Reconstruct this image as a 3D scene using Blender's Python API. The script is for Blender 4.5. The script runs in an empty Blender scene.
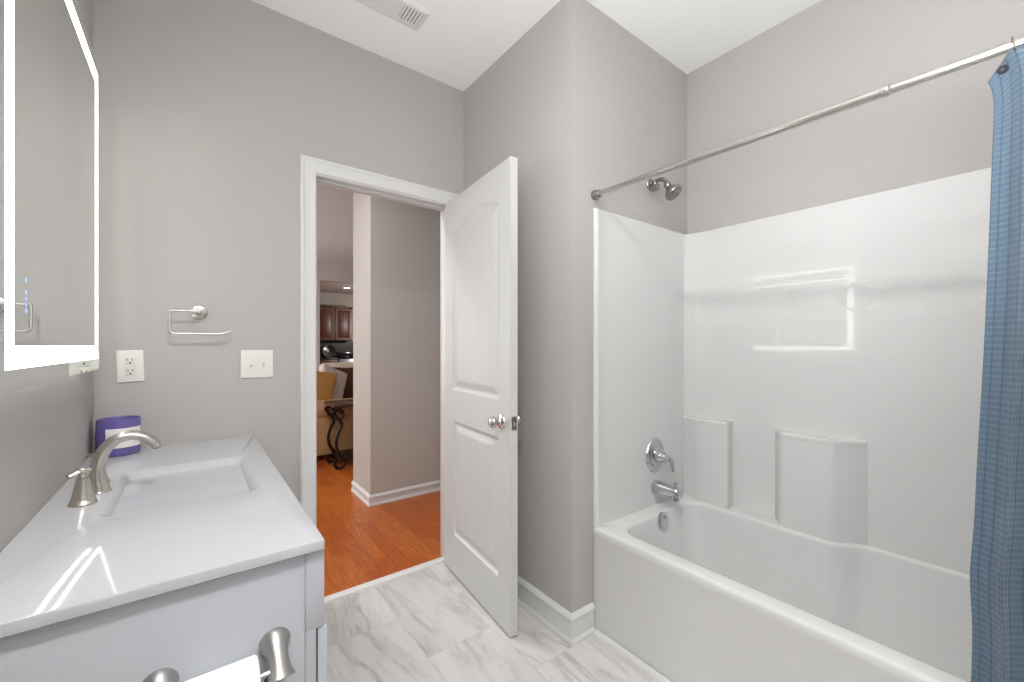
import bpy, bmesh, math, random
from mathutils import Vector, Matrix
random.seed(7)
S = bpy.context.scene
COL = S.collection
PI = math.pi

# ------------------------------------------------------------------ camera, world, lights, exposure
F_PX, YAW, CAM_H = 416.56, math.radians(37.3886), 1.247
cam_d = bpy.data.cameras.new('camera')
cam = bpy.data.objects.new('camera', cam_d)
COL.objects.link(cam)
cam.location = (0, 0, CAM_H)
cam.rotation_euler = (PI / 2, 0, -YAW)
cam_d.sensor_width = 36.0
cam_d.lens = F_PX / 1024 * 36.0
cam_d.shift_y = 5.2 / 1024
cam_d.clip_start = 0.02
S.camera = cam

S.view_settings.view_transform = 'Standard'
S.view_settings.look = 'None'
S.view_settings.exposure = 0.29
S.view_settings.gamma = 1.0
S.view_settings.use_curve_mapping = False

W = bpy.data.worlds.new('world')
S.world = W
W.use_nodes = True
W.node_tree.nodes['Background'].inputs[0].default_value = (0.9, 0.95, 1, 1)
W.node_tree.nodes['Background'].inputs[1].default_value = 0.4

def area_light(name, loc, rot, size, power, color=(1, 1, 1), shape='DISK', size_y=None):
    d = bpy.data.lights.new(name, 'AREA')
    d.shape = shape
    d.size = size
    if size_y: d.size_y = size_y
    d.energy = power
    d.color = color
    o = bpy.data.objects.new(name, d)
    COL.objects.link(o)
    o.location = loc
    o.rotation_euler = rot
    return o

LAMP_XY = (0.10, 0.10)
area_light('assumed_lamp_light', (LAMP_XY[0], LAMP_XY[1], 2.655), (0, 0, 0), 0.20, 23, (1.0, 0.985, 0.965))  # light of the assumed ceiling lamp, out of view above the camera
wl = area_light('left_fill_light', (-0.262, -0.35, 1.55), (0, math.radians(-152), 0), 1.2, 54, (0.95, 0.98, 1.0), 'RECTANGLE', 1.1)  # fill light added out of view, tilted up to bounce off the ceiling
wl.data.spread = math.radians(145)
S.cycles.diffuse_bounces = 8
area_light('hall_fill_light', (0.25, 2.75, 2.72), (0, 0, 0), 0.4, 16, (0.97, 0.99, 1.0))  # unseen area light added under the hall ceiling; no fixture is modelled
area_light('living_fill_light', (-1.9, 6.2, 1.5), (0, math.radians(-90), 0), 2.0, 110, (0.90, 0.96, 1.0), 'RECTANGLE', 1.6)  # unseen area light added at the living room's left; no window is built
kl = bpy.data.lights.new('kitchen_fill_light', 'POINT'); kl.energy = 75; kl.color = (1.0, 0.97, 0.93); kl.shadow_soft_size = 0.12  # unseen point light added to brighten the kitchen and its ceiling
ko = bpy.data.objects.new('kitchen_fill_light', kl); COL.objects.link(ko); ko.location = (4.3, 9.6, 1.9)

# ------------------------------------------------------------------ mesh helpers
class MB:
    def __init__(s): s.v = []; s.f = []; s.mi = []; s.uv = {}
    def add(s, vs, fs, mi=0):
        b = len(s.v)
        s.v += [tuple(p) for p in vs]
        for f in fs: s.f.append([b + i for i in f]); s.mi.append(mi)
        return b
    def box(s, x0, x1, y0, y1, z0, z1, bev=0.0, mi=0, rot=None, seg=2):
        bm = bmesh.new()
        bmesh.ops.create_cube(bm, size=1.0)
        for v in bm.verts:
            v.co = Vector(((x1 - x0) * v.co.x, (y1 - y0) * v.co.y, (z1 - z0) * v.co.z))
        if bev > 0:
            bmesh.ops.bevel(bm, geom=list(bm.edges), offset=bev, segments=seg, profile=0.5, affect='EDGES')
        c = Vector(((x0 + x1) / 2, (y0 + y1) / 2, (z0 + z1) / 2))
        M = rot if rot else Matrix.Identity(3)
        bm.verts.ensure_lookup_table(); bm.verts.index_update()
        s.add([M @ v.co + c for v in bm.verts], [[v.index for v in f.verts] for f in bm.faces], mi)
        bm.free(); return s
    def loft(s, rings, cap0=False, cap1=False, closed=True, mi=0):
        n = len(rings[0]); b = len(s.v)
        for r in rings: s.v += [tuple(p) for p in r]
        for i in range(len(rings) - 1):
            for j in range(n if closed else n - 1):
                k = (j + 1) % n
                s.f.append([b + i * n + j, b + i * n + k, b + (i + 1) * n + k, b + (i + 1) * n + j]); s.mi.append(mi)
        if cap0: s.f.append([b + j for j in range(n)][::-1]); s.mi.append(mi)
        if cap1: s.f.append([b + (len(rings) - 1) * n + j for j in range(n)]); s.mi.append(mi)
        return s
    def lathe(s, prof, c=(0, 0, 0), axis=(0, 0, 1), n=32, cap0=True, cap1=True, mi=0, sx=1.0, sy=1.0, side=None):
        a = Vector(axis).normalized()
        t = Vector(side) if side else (Vector((1, 0, 0)) if abs(a.x) < 0.9 else Vector((0, 1, 0)))
        u = (t - a * t.dot(a)).normalized(); w = a.cross(u)
        rings = []
        for r, h in prof:
            rings.append([Vector(c) + a * h + u * (r * sx * math.cos(2 * PI * j / n)) + w * (r * sy * math.sin(2 * PI * j / n)) for j in range(n)])
        return s.loft(rings, cap0, cap1, True, mi)
    def tube(s, path, rad, n=16, cap=True, mi=0, flat=None, up=(0, 0, 1)):
        P = [Vector(p) for p in path]; m = len(P)
        if not hasattr(rad, '__len__'): rad = [rad] * m
        T = [(P[min(i + 1, m - 1)] - P[max(i - 1, 0)]).normalized() for i in range(m)]
        u = Vector(up); u = u - T[0] * u.dot(T[0])
        if u.length < 1e-3: u = Vector((1, 0, 0)); u = u - T[0] * u.dot(T[0])
        u.normalize(); rings = []
        for i in range(m):
            u = (u - T[i] * u.dot(T[i])).normalized(); w = T[i].cross(u)
            fl = flat[i] if flat else (1, 1)
            rings.append([P[i] + u * (rad[i] * fl[0] * math.cos(2 * PI * j / n)) + w * (rad[i] * fl[1] * math.sin(2 * PI * j / n)) for j in range(n)])
        return s.loft(rings, cap, cap, True, mi)
    def prism(s, pts, h0, h1, axis='z', mi=0):
        def P(a, b, h): return {'z': (a, b, h), 'y': (a, h, b), 'x': (h, a, b)}[axis]
        return s.loft([[P(a, b, h0) for a, b in pts], [P(a, b, h1) for a, b in pts]], True, True, True, mi)
    def build(s, name, mats, parent=None, smooth=35, loc=None):
        me = bpy.data.meshes.new(name)
        me.from_pydata(s.v, [], s.f)
        me.update()
        if not isinstance(mats, (list, tuple)): mats = [mats]
        for m in mats: me.materials.append(m)
        if len(mats) > 1: me.polygons.foreach_set('material_index', s.mi)
        bm = bmesh.new(); bm.from_mesh(me)
        bmesh.ops.recalc_face_normals(bm, faces=bm.faces)
        bm.to_mesh(me); bm.free()
        if smooth:
            me.polygons.foreach_set('use_smooth', [True] * len(me.polygons))
            me.set_sharp_from_angle(angle=math.radians(smooth))
        o = bpy.data.objects.new(name, me)
        COL.objects.link(o)
        if loc: o.location = loc
        if parent:
            o.parent = parent
            if not loc: o.location = Vector((0, 0, 0)) - parent.location if parent.rotation_euler.z == 0 else o.location
        return o

def thing(name, label, cat, loc=(0, 0, 0), group=None, rotz=0):
    o = bpy.data.objects.new(name, None)
    o.empty_display_size = 0.05
    COL.objects.link(o)
    o.location = loc
    o.rotation_euler = (0, 0, rotz)
    o['label'] = label; o['category'] = cat
    if group: o['group'] = group
    return o
def tag(o, label, cat, group=None):
    o['label'] = label; o['category'] = cat
    if group: o['group'] = group
    return o
def struct(o, label=None):
    o['kind'] = 'structure'
    if label: o['label'] = label
    return o
def rrect(cx, cy, hx, hy, r, n=8):
    pts = []
    for (sx, sy, a0) in ((1, 1, 0), (-1, 1, PI / 2), (-1, -1, PI), (1, -1, 3 * PI / 2)):
        for k in range(n + 1):
            a = a0 + k * PI / 2 / n
            pts.append((cx + sx * (hx - r) + r * math.cos(a), cy + sy * (hy - r) + r * math.sin(a)))
    return pts
def catmull(pts, n=8):
    P = [Vector(p) for p in pts]; out = []
    for i in range(len(P) - 1):
        p0 = P[max(i - 1, 0)]; p1 = P[i]; p2 = P[i + 1]; p3 = P[min(i + 2, len(P) - 1)]
        for k in range(n):
            t = k / n
            out.append(0.5 * ((2 * p1) + (p2 - p0) * t + (2 * p0 - 5 * p1 + 4 * p2 - p3) * t * t + (3 * p1 - p0 - 3 * p2 + p3) * t ** 3))
    out.append(P[-1]); return out
def lerp_list(vals, m):
    out = []
    for i in range(m):
        t = i / (m - 1) * (len(vals) - 1); k = min(int(t), len(vals) - 2)
        out.append(vals[k] + (vals[k + 1] - vals[k]) * (t - k))
    return out

# ------------------------------------------------------------------ materials
def lin(c):
    return tuple(((x / 255) / 12.92 if x / 255 <= 0.04045 else ((x / 255 + 0.055) / 1.055) ** 2.4) for x in c) + (1,)
def mat(name, rgb, rough=0.5, metal=0.0, spec=0.5, coat=0.0, bump=None, emit=None, sheen=0.0):
    m = bpy.data.materials.new(name); m.use_nodes = True
    nt = m.node_tree; b = nt.nodes['Principled BSDF']
    b.inputs['Base Color'].default_value = lin(rgb) if max(rgb) > 1 else tuple(rgb) + (1,)
    b.inputs['Roughness'].default_value = rough
    b.inputs['Metallic'].default_value = metal
    b.inputs['Specular IOR Level'].default_value = spec
    b.inputs['Coat Weight'].default_value = coat
    b.inputs['Coat Roughness'].default_value = 0.05
    b.inputs['Sheen Weight'].default_value = sheen
    if emit:
        b.inputs['Emission Color'].default_value = tuple(emit[0]) + (1,)
        b.inputs['Emission Strength'].default_value = emit[1]
    if bump:
        tc = nt.nodes.new('ShaderNodeTexCoord'); nz = nt.nodes.new('ShaderNodeTexNoise'); bp = nt.nodes.new('ShaderNodeBump')
        nz.inputs['Scale'].default_value = bump[0]; nz.inputs['Detail'].default_value = 3
        bp.inputs['Strength'].default_value = bump[1]; bp.inputs['Distance'].default_value = bump[2]
        nt.links.new(tc.outputs['Object'], nz.inputs['Vector']); nt.links.new(nz.outputs['Fac'], bp.inputs['Height'])
        nt.links.new(bp.outputs['Normal'], b.inputs['Normal'])
    return m
class NT:
    """small node builder"""
    def __init__(s, m): s.nt = m.node_tree; s.b = s.nt.nodes['Principled BSDF']
    def n(s, t, **kw):
        o = s.nt.nodes.new('ShaderNode' + t)
        for k, v in kw.items(): setattr(o, k, v)
        return o
    def l(s, a, b): s.nt.links.new(a, b)
    def m(s, op, a, b=None, c=None):
        o = s.n('Math', operation=op)
        for i, x in enumerate((a, b, c)):
            if x is None: continue
            if isinstance(x, (int, float)): o.inputs[i].default_value = x
            else: s.l(x, o.inputs[i])
        return o.outputs[0]
    def xyz(s):
        t = s.n('TexCoord'); x = s.n('SeparateXYZ'); s.l(t.outputs['Object'], x.inputs[0]); return x.outputs
    def comb(s, a, b, c):
        o = s.n('CombineXYZ')
        for i, x in enumerate((a, b, c)):
            if isinstance(x, (int, float)): o.inputs[i].default_value = x
            else: s.l(x, o.inputs[i])
        return o.outputs[0]
    def noise(s, vec, scale, detail=4, rough=0.5, dist=0.0):
        o = s.n('TexNoise'); s.l(vec, o.inputs['Vector'])
        o.inputs['Scale'].default_value = scale; o.inputs['Detail'].default_value = detail
        o.inputs['Roughness'].default_value = rough; o.inputs['Distortion'].default_value = dist
        return o.outputs['Fac']
    def ramp(s, fac, stops):
        o = s.n('ValToRGB'); s.l(fac, o.inputs[0]); r = o.color_ramp
        while len(r.elements) > 1: r.elements.remove(r.elements[-1])
        r.elements[0].position = stops[0][0]; r.elements[0].color = stops[0][1]
        for p, c in stops[1:]:
            e = r.elements.new(p); e.color = c
        return o.outputs[0]
    def mix(s, fac, a, b, mode='MIX'):
        o = s.n('Mix', data_type='RGBA', blend_type=mode)
        for i, x in ((0, fac), (6, a), (7, b)):
            if isinstance(x, (int, float)): o.inputs[i].default_value = x
            elif isinstance(x, tuple): o.inputs[i].default_value = x
            else: s.l(x, o.inputs[i])
        return o.outputs[2]
    def bump(s, h, strength, dist):
        o = s.n('Bump'); s.l(h, o.inputs['Height']); o.inputs['Strength'].default_value = strength; o.inputs['Distance'].default_value = dist
        s.l(o.outputs[0], s.b.inputs['Normal'])

M_WALL = mat('wall_paint', (181, 177, 174), 0.62, spec=0.3, bump=(380, 0.12, 0.0006))
M_HALLWALL = mat('hall_wall_paint', (190, 184, 176), 0.62, spec=0.3, bump=(380, 0.12, 0.0006))
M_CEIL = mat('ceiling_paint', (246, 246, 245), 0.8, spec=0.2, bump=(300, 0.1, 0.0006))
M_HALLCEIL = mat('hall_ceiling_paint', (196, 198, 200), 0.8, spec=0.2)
M_TRIM = mat('white_trim_paint', (216, 216, 215), 0.4, spec=0.5)
M_DOOR = mat('white_door_paint', (203, 203, 201), 0.45, spec=0.5)
M_CAB = mat('vanity_paint', (183, 186, 191), 0.42, spec=0.45)
M_TOP = mat('cultured_marble', (184, 186, 189), 0.06, spec=0.55)
M_ACRYL = mat('white_fiberglass', (214, 214, 213), 0.10, spec=0.5)
M_NICKEL = mat('brushed_nickel', (0.62, 0.59, 0.545), 0.24, metal=1.0)
M_SATIN = mat('satin_nickel', (0.58, 0.57, 0.56), 0.30, metal=1.0)
M_STEEL = mat('shower_nickel', (0.34, 0.33, 0.315), 0.26, metal=1.0)
M_ROD = mat('rod_nickel', (0.60, 0.58, 0.55), 0.2, metal=1.0)
M_GROM = mat('dark_grommet', (0.06, 0.055, 0.055), 0.35, metal=0.8)
M_POST = mat('holder_nickel', (0.46, 0.45, 0.44), 0.30, metal=1.0)
M_CHROME = mat('chrome', (0.62, 0.62, 0.64), 0.06, metal=1.0)
M_DARKMETAL = mat('dark_latch_metal', (0.35, 0.33, 0.3), 0.3, metal=1.0)
M_PLATE = mat('white_plastic', (226, 226, 219), 0.3)
M_PLATE2 = mat('ivory_plastic', (222, 220, 204), 0.3)
M_DARK = mat('dark_slot', (28, 27, 26), 0.6)
M_GAP = mat('dark_gap', (20, 20, 22), 0.8)
M_PAPER = mat('tissue_paper', (240, 240, 240), 0.95, spec=0.1, bump=(220, 0.25, 0.001))
M_CARD = mat('cardboard', (170, 140, 105), 0.9)
M_PURPLE = mat('purple_glass', (96, 84, 150), 0.08, spec=0.6, coat=0.6)
M_LABEL = mat('label_paper', (228, 226, 222), 0.7)
M_WAX = mat('lilac_wax', (140, 126, 186), 0.5)
M_WICK = mat('wick', (225, 220, 210), 0.9)
M_MIRROR = mat('mirror_silver', (0.83, 0.86, 0.84), 0.0, metal=1.0)
M_LED = mat('frosted_led_strip', (240, 240, 240), 0.5, emit=((1.0, 0.985, 0.97), 5.0))
M_BACKLED = mat('rear_led_strip', (240, 240, 240), 0.5, emit=((1.0, 0.97, 0.95), 9.0))
M_ICON = mat('blue_touch_icon', (120, 160, 235), 0.5, emit=((0.28, 0.45, 0.95), 0.8))
M_HOUSING = mat('mirror_housing', (190, 190, 192), 0.5)
M_LAMP = mat('lamp_diffuser', (250, 248, 242), 0.6, emit=((1.0, 0.97, 0.93), 1.5))  # glowing cover of the assumed, unseen ceiling lamp
M_DOWN = mat('downlight_lens', (255, 250, 240), 0.5, emit=((1.0, 0.96, 0.9), 6.0))
M_PANE = mat('glowing_fill_pane', (235, 240, 245), 0.3, emit=((0.95, 0.975, 1.0), 1.0))  # glowing pane of the added, unseen fill window
M_VENT = mat('white_vent_metal', (226, 226, 224), 0.4)
M_RING = mat('bronze_curtain_ring', (0.30, 0.26, 0.22), 0.3, metal=1.0)
M_THRESH = mat('threshold_marble', (232, 230, 226), 0.25)
M_SOFA = mat('tan_upholstery', (196, 160, 116), 0.9, spec=0.2, bump=(200, 0.3, 0.001), sheen=0.2)
M_SOFA2 = mat('beige_upholstery', (206, 186, 168), 0.9, spec=0.2, bump=(200, 0.3, 0.001), sheen=0.2)
M_GOLD = mat('gold_cushion', (190, 140, 78), 0.85, spec=0.2, bump=(150, 0.3, 0.001))
M_GREY = mat('pale_grey_cushion', (200, 190, 184), 0.9, spec=0.2, bump=(150, 0.3, 0.001))
M_BROWN = mat('brown_cushion', (66, 42, 30), 0.85, spec=0.2, bump=(150, 0.3, 0.001))
M_IRON = mat('black_iron', (38, 26, 22), 0.4, metal=0.4)
M_TABLETOP = mat('dark_wood_top', (66, 40, 26), 0.3)
M_CHERRY = mat('cherry_wood', (92, 44, 28), 0.35, bump=(40, 0.1, 0.001))
M_SPLASH = mat('dark_backsplash', (32, 27, 26), 0.35)
M_COUNTER = mat('dark_granite', (50, 42, 40), 0.2)
M_STAIN = mat('stainless_appliance', (0.42, 0.43, 0.5), 0.3, metal=0.9)
M_BLACK = mat('black_ceramic', (16, 16, 18), 0.15)
M_CREAM = mat('cream_ceramic', (220, 214, 208), 0.3)

# floor tile with grey veins, tiles .305 x .61 long along y
M_TILE = mat('veined_floor_tile', (205, 200, 195), 0.28, spec=0.45)
k = NT(M_TILE); X, Y, Z = k.xyz()
TX0, TY0 = 0.745, 1.833
cx_ = k.m('DIVIDE', k.m('SUBTRACT', X, TX0), 0.305)
col = k.m('FLOOR', cx_)
ty = k.m('ADD', k.m('DIVIDE', k.m('SUBTRACT', Y, TY0), 0.61), k.m('MULTIPLY', k.m('ADD', col, 1.0), 0.5))
row = k.m('FLOOR', ty)
wn = k.n('TexWhiteNoise', noise_dimensions='3D'); k.l(k.comb(col, row, 3.0), wn.inputs['Vector'])
rv = k.n('SeparateColor'); k.l(wn.outputs['Color'], rv.inputs[0])
sk = k.m('MULTIPLY', k.m('SUBTRACT', rv.outputs[2], 0.4), 0.5)
vx = k.m('ADD', k.m('ADD', X, k.m('MULTIPLY', Y, sk)), k.m('MULTIPLY', rv.outputs[0], 7.0))
vy = k.m('ADD', k.m('MULTIPLY', Y, 0.17), k.m('MULTIPLY', rv.outputs[1], 9.0))
vec = k.comb(vx, vy, k.m('MULTIPLY', rv.outputs[0], 5.0))
n1 = k.noise(vec, 7.0, 5, 0.55, 0.35)
n2 = k.noise(vec, 15.0, 4, 0.6, 0.25)
n3 = k.noise(vec, 3.0, 3, 0.5)
r1 = k.m('ABSOLUTE', k.m('SUBTRACT', n1, 0.5)); r2 = k.m('ABSOLUTE', k.m('SUBTRACT', n2, 0.47))
base = k.ramp(n3, [(0.3, lin((202, 199, 196))), (0.5, lin((213, 210, 207))), (0.72, lin((217, 215, 212)))])
vein = k.ramp(r1, [(0.0, (1, 1, 1, 1)), (0.014, (0.55, 0.55, 0.55, 1)), (0.05, (0.12, 0.12, 0.12, 1)), (0.12, (0, 0, 0, 1))])
vein2 = k.ramp(r2, [(0.0, (0.5, 0.5, 0.5, 1)), (0.022, (0.12, 0.12, 0.12, 1)), (0.06, (0, 0, 0, 1))])
msk = k.ramp(k.noise(vec, 4.5, 2, 0.5), [(0.4, (0.05, 0.05, 0.05, 1)), (0.6, (1, 1, 1, 1))])
c1 = k.mix(k.m('MULTIPLY', vein, k.m('MULTIPLY', msk, 0.62)), base, lin((146, 143, 140)))
c1 = k.mix(k.m('MULTIPLY', vein2, 0.5), c1, lin((158, 152, 148)))
ex = k.m('MULTIPLY', k.m('SUBTRACT', 0.5, k.m('ABSOLUTE', k.m('SUBTRACT', k.m('FRACT', cx_), 0.5))), 0.305)
ey = k.m('MULTIPLY', k.m('SUBTRACT', 0.5, k.m('ABSOLUTE', k.m('SUBTRACT', k.m('FRACT', ty), 0.5))), 0.61)
grout = k.m('LESS_THAN', k.m('MINIMUM', ex, ey), 0.0012)
c1 = k.mix(k.m('MULTIPLY', grout, 0.55), c1, lin((188, 184, 180)))
k.l(c1, k.b.inputs['Base Color'])
k.bump(k.m('MULTIPLY', grout, -1.0), 0.3, 0.001)

# oak strip floor, strips along y
M_OAK = mat('oak_strip_floor', (176, 92, 40), 0.3, spec=0.45)
k = NT(M_OAK); X, Y, Z = k.xyz()
sx_ = k.m('DIVIDE', X, 0.083); sc_ = k.m('FLOOR', sx_)
w1 = k.n('TexWhiteNoise', noise_dimensions='1D'); k.l(sc_, w1.inputs['W'])
py_ = k.m('ADD', k.m('DIVIDE', Y, 0.95), k.m('MULTIPLY', w1.outputs['Value'], 5.0)); pr = k.m('FLOOR', py_)
w2 = k.n('TexWhiteNoise', noise_dimensions='3D'); k.l(k.comb(sc_, pr, 1.0), w2.inputs['Vector'])
tone = w2.outputs['Value']
gv = k.comb(k.m('ADD', k.m('MULTIPLY', X, 1.0), k.m('MULTIPLY', tone, 13.0)), k.m('ADD', k.m('MULTIPLY', Y, 0.16), k.m('MULTIPLY', tone, 5.0)), 0.0)
g1 = k.noise(gv, 60.0, 4, 0.6, 0.4)
wv = k.n('TexWave', wave_type='BANDS', bands_direction='X'); k.l(gv, wv.inputs['Vector'])
wv.inputs['Scale'].default_value = 26; wv.inputs['Distortion'].default_value = 7; wv.inputs['Detail'].default_value = 2; wv.inputs['Detail Scale'].default_value = 1.1
basec = k.ramp(tone, [(0.0, lin((184, 90, 30))), (0.35, lin((200, 107, 38))), (0.7, lin((207, 115, 43))), (1.0, lin((190, 96, 33)))])
g = k.m('MULTIPLY', k.ramp(g1, [(0.42, (1, 1, 1, 1)), (0.62, (0, 0, 0, 1))]), 0.42)
cw = k.mix(g, basec, lin((140, 62, 24)))
cw = k.mix(k.m('MULTIPLY', k.ramp(wv.outputs['Fac'], [(0.55, (0, 0, 0, 1)), (1.0, (1, 1, 1, 1))]), 0.5), cw, lin((138, 60, 22)))
ex = k.m('MULTIPLY', k.m('SUBTRACT', 0.5, k.m('ABSOLUTE', k.m('SUBTRACT', k.m('FRACT', sx_), 0.5))), 0.083)
ey = k.m('MULTIPLY', k.m('SUBTRACT', 0.5, k.m('ABSOLUTE', k.m('SUBTRACT', k.m('FRACT', py_), 0.5))), 0.95)
seam = k.m('LESS_THAN', k.m('MINIMUM', ex, ey), 0.0012)
cw = k.mix(k.m('MULTIPLY', seam, 0.6), cw, lin((90, 40, 14)))
k.l(cw, k.b.inputs['Base Color'])
k.bump(k.m('SUBTRACT', k.m('MULTIPLY', g1, 0.3), seam), 0.15, 0.001)

# moulded tile pattern of the surround's back panel
M_TILED = mat('white_fiberglass_tiled', (214, 214, 213), 0.045, spec=0.5)
k = NT(M_TILED); X, Y, Z = k.xyz()
def line(d, w): return k.m('SMOOTHSTEP', d, 0.0, w) if False else k.m('MINIMUM', k.m('DIVIDE', d, w), 1.0)
TW = 0.149
fy = k.m('MULTIPLY', k.m('PINGPONG', k.m('ADD', k.m('SUBTRACT', Y, 0.488), 20 * TW), TW / 2), 1.0)
dz_hi = k.m('ABSOLUTE', k.m('SUBTRACT', Z, 1.53)); dz_lo = k.m('ABSOLUTE', k.m('SUBTRACT', Z, 1.356))
dz2 = k.m('ABSOLUTE', k.m('SUBTRACT', Z, 1.545)); dz3 = k.m('ABSOLUTE', k.m('SUBTRACT', Z, 1.341))
zz = k.m('ABSOLUTE', k.m('SUBTRACT', Z, 1.443))
inb = k.m('LESS_THAN', zz, 0.087)
up_ = k.m('PINGPONG', k.m('ADD', k.m('SUBTRACT', Z, 1.545), 20 * TW), TW / 2)
dn_ = k.m('PINGPONG', k.m('ADD', k.m('SUBTRACT', Z, 1.341), 20 * TW), TW / 2)
isup = k.m('GREATER_THAN', Z, 1.443)
gz = k.m('ADD', k.m('MULTIPLY', isup, up_), k.m('MULTIPLY', k.m('SUBTRACT', 1.0, isup), dn_))
diam = k.m('MULTIPLY', k.m('ABSOLUTE', k.m('SUBTRACT', k.m('ADD', fy, zz), TW / 2 - 0.002)), 0.7)
outd = k.m('MINIMUM', k.m('MINIMUM', fy, gz), k.m('MINIMUM', dz_hi, dz_lo))
ind = k.m('MINIMUM', diam, k.m('MINIMUM', dz_hi, dz_lo))
dd = k.m('ADD', k.m('MULTIPLY', inb, ind), k.m('MULTIPLY', k.m('SUBTRACT', 1.0, inb), outd))
hgt = k.m('MINIMUM', k.m('DIVIDE', dd, 0.005), 1.0)
hgt = k.m('MULTIPLY', hgt, k.m('GREATER_THAN', Z, 0.9))
k.bump(hgt, 0.17, 0.0012)

# waffle-weave curtain fabric
M_CURT = mat('blue_waffle_fabric', (112, 142, 172), 0.85, spec=0.2, sheen=0.25)
k = NT(M_CURT)
uvn = k.n('TexCoord'); us = k.n('SeparateXYZ'); k.l(uvn.outputs['UV'], us.inputs[0])
U, V = us.outputs[0], us.outputs[1]
hz = k.m('PINGPONG', V, 0.0065); vt = k.m('PINGPONG', U, 0.010)
hh = k.m('MINIMUM', k.m('DIVIDE', hz, 0.0045), 1.0); vv = k.m('MINIMUM', k.m('DIVIDE', vt, 0.003), 1.0)
vn = k.noise(k.comb(U, V, 0.0), 160, 3, 0.6)
fc = k.ramp(hh, [(0.0, lin((98, 116, 131))), (0.6, lin((85, 103, 120))), (1.0, lin((78, 97, 115)))])
fc = k.mix(k.m('MULTIPLY', k.m('SUBTRACT', 1.0, vv), 0.55), fc, lin((44, 58, 78)))
fc = k.mix(k.m('MULTIPLY', vn, 0.35), fc, lin((92, 106, 118)))
k.l(fc, k.b.inputs['Base Color'])
k.bump(k.m('ADD', k.m('MULTIPLY', hh, -0.6), vv), 0.5, 0.002)

# ------------------------------------------------------------------ room shell
XL, YA, XB, YT, XT, ZC = -0.289, 2.12, 1.262, 1.238, 2.160, 2.745
DX0, DX1, DZ = 0.445, 1.184, 2.066      # rough door opening
def wallbox(name, m, *boxes):
    b = MB()
    for q in boxes: b.box(*q)
    return struct(b.build(name, m, smooth=0))
wallbox('floor', M_TILE, (XL - .1, XT + .1, -1.6, 2.152, -0.05, 0.0))
wallbox('floor_hall', M_OAK, (-2.1, 6.1, 2.194, 12.5, -0.05, 0.002))
wallbox('ceiling', M_CEIL, (XL - .1, XT + .1, -1.6, YA + .06, ZC, ZC + .08))
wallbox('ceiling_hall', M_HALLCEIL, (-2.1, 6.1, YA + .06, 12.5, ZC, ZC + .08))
wallbox('wall_left', M_WALL, (XL - .1, XL, -1.6, YA + .12, 0, ZC))
wallbox('wall_door_side', M_WALL, (XL, DX0, YA, YA + .115, 0, ZC), (DX1, 2.26, YA, YA + .115, 0, ZC), (DX0, DX1, YA, YA + .115, DZ, ZC))
wallbox('wall_right', M_WALL, (XB, XB + .118, YT, YA, 0, ZC))
wallbox('wall_tub_head', M_WALL, (XB + .118, XT + .1, YT, YT + .115, 0, ZC))
wallbox('wall_tub_back', M_WALL, (XT, XT + .1, -0.40, YT, 0, ZC))
wallbox('wall_tub_foot', M_WALL, (1.36, XT, -0.40, -0.288, 0, ZC))
wallbox('wall_rear_right', M_WALL, (1.36, 1.46, -1.5, -0.40, 0, ZC))
wallbox('wall_rear', M_WALL, (XL, 1.46, -1.6, -1.5, 0, ZC))
wallbox('wall_hall', M_HALLWALL, (1.095, 6.0, 3.25, 3.69, 0, ZC))
wallbox('wall_hall_left', M_HALLWALL, (-2.1, -2.0, YA + .115, 12.5, 0, ZC))
wallbox('wall_hall_rear', M_HALLWALL, (-2.0, XL - .1, YA + .015, YA + .115, 0, ZC))
wallbox('wall_living_partition', M_HALLWALL, (-2.0, 1.747, 7.80, 7.95, 0, ZC), (1.747, 6.0, 7.80, 7.95, 2.40, ZC))
wallbox('wall_living_right', M_HALLWALL, (6.0, 6.1, 2.2, 12.5, 0, ZC))
wallbox('wall_kitchen', M_HALLWALL, (-2.0, 6.0, 12.40, 12.5, 0, ZC))

# baseboards: profile swept along a plan polyline (wall on the left of travel)
def baseboard(name, path, h=0.125, t=0.016, shoe=True):
    prof = [(0, 0), (0.019, 0.0), (0.019, 0.012), (0.014, 0.022), (t * .75, 0.026), (t * .75, h - .034), (t, h - .028), (t, h - .016), (t * .6, h - .006), (t * .35, h), (0, h)] if shoe else \
           [(0, 0), (0.013, 0), (0.013, h - .03), (0.009, h - .015), (0.006, h), (0, h)]
    P = [Vector((x, y)) for x, y in path]; rings = []
    for i, p in enumerate(P):
        nrm = []
        if i > 0: d = (P[i] - P[i - 1]).normalized(); nrm.append(Vector((d.y, -d.x)))
        if i < len(P) - 1: d = (P[i + 1] - P[i]).normalized(); nrm.append(Vector((d.y, -d.x)))
        n_ = sum(nrm, Vector((0, 0)))
        n_ = n_ / n_.length_squared * (2 if len(nrm) == 2 else 1) if len(nrm) == 2 else nrm[0]
        rings.append([(p.x + n_.x * d, p.y + n_.y * d, z) for d, z in prof])
    b = MB(); b.loft(rings, True, True, True)
    return struct(b.build(name, M_TRIM, smooth=25))
baseboard('baseboard_right', [(XB + .128, YT), (XB, YT), (XB, YA)][::-1])
baseboard('baseboard_hall', [(1.095, 3.69), (1.095, 3.25), (4.0, 3.25)], h=0.088)
baseboard('baseboard_door_side', [(DX0 - .08, YA), (XL, YA)][::-1])

# quarter round along the foot of the tub apron
b = MB()
b.loft([[(1.3895, y, 0), (1.373, y, 0), (1.3755, y, .010), (1.381, y, .017), (1.3895, y, .020)] for y in (YT - .02, -.285)], True, True, True)
struct(b.build('trim_tub_foot', M_TRIM, smooth=40))

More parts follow.
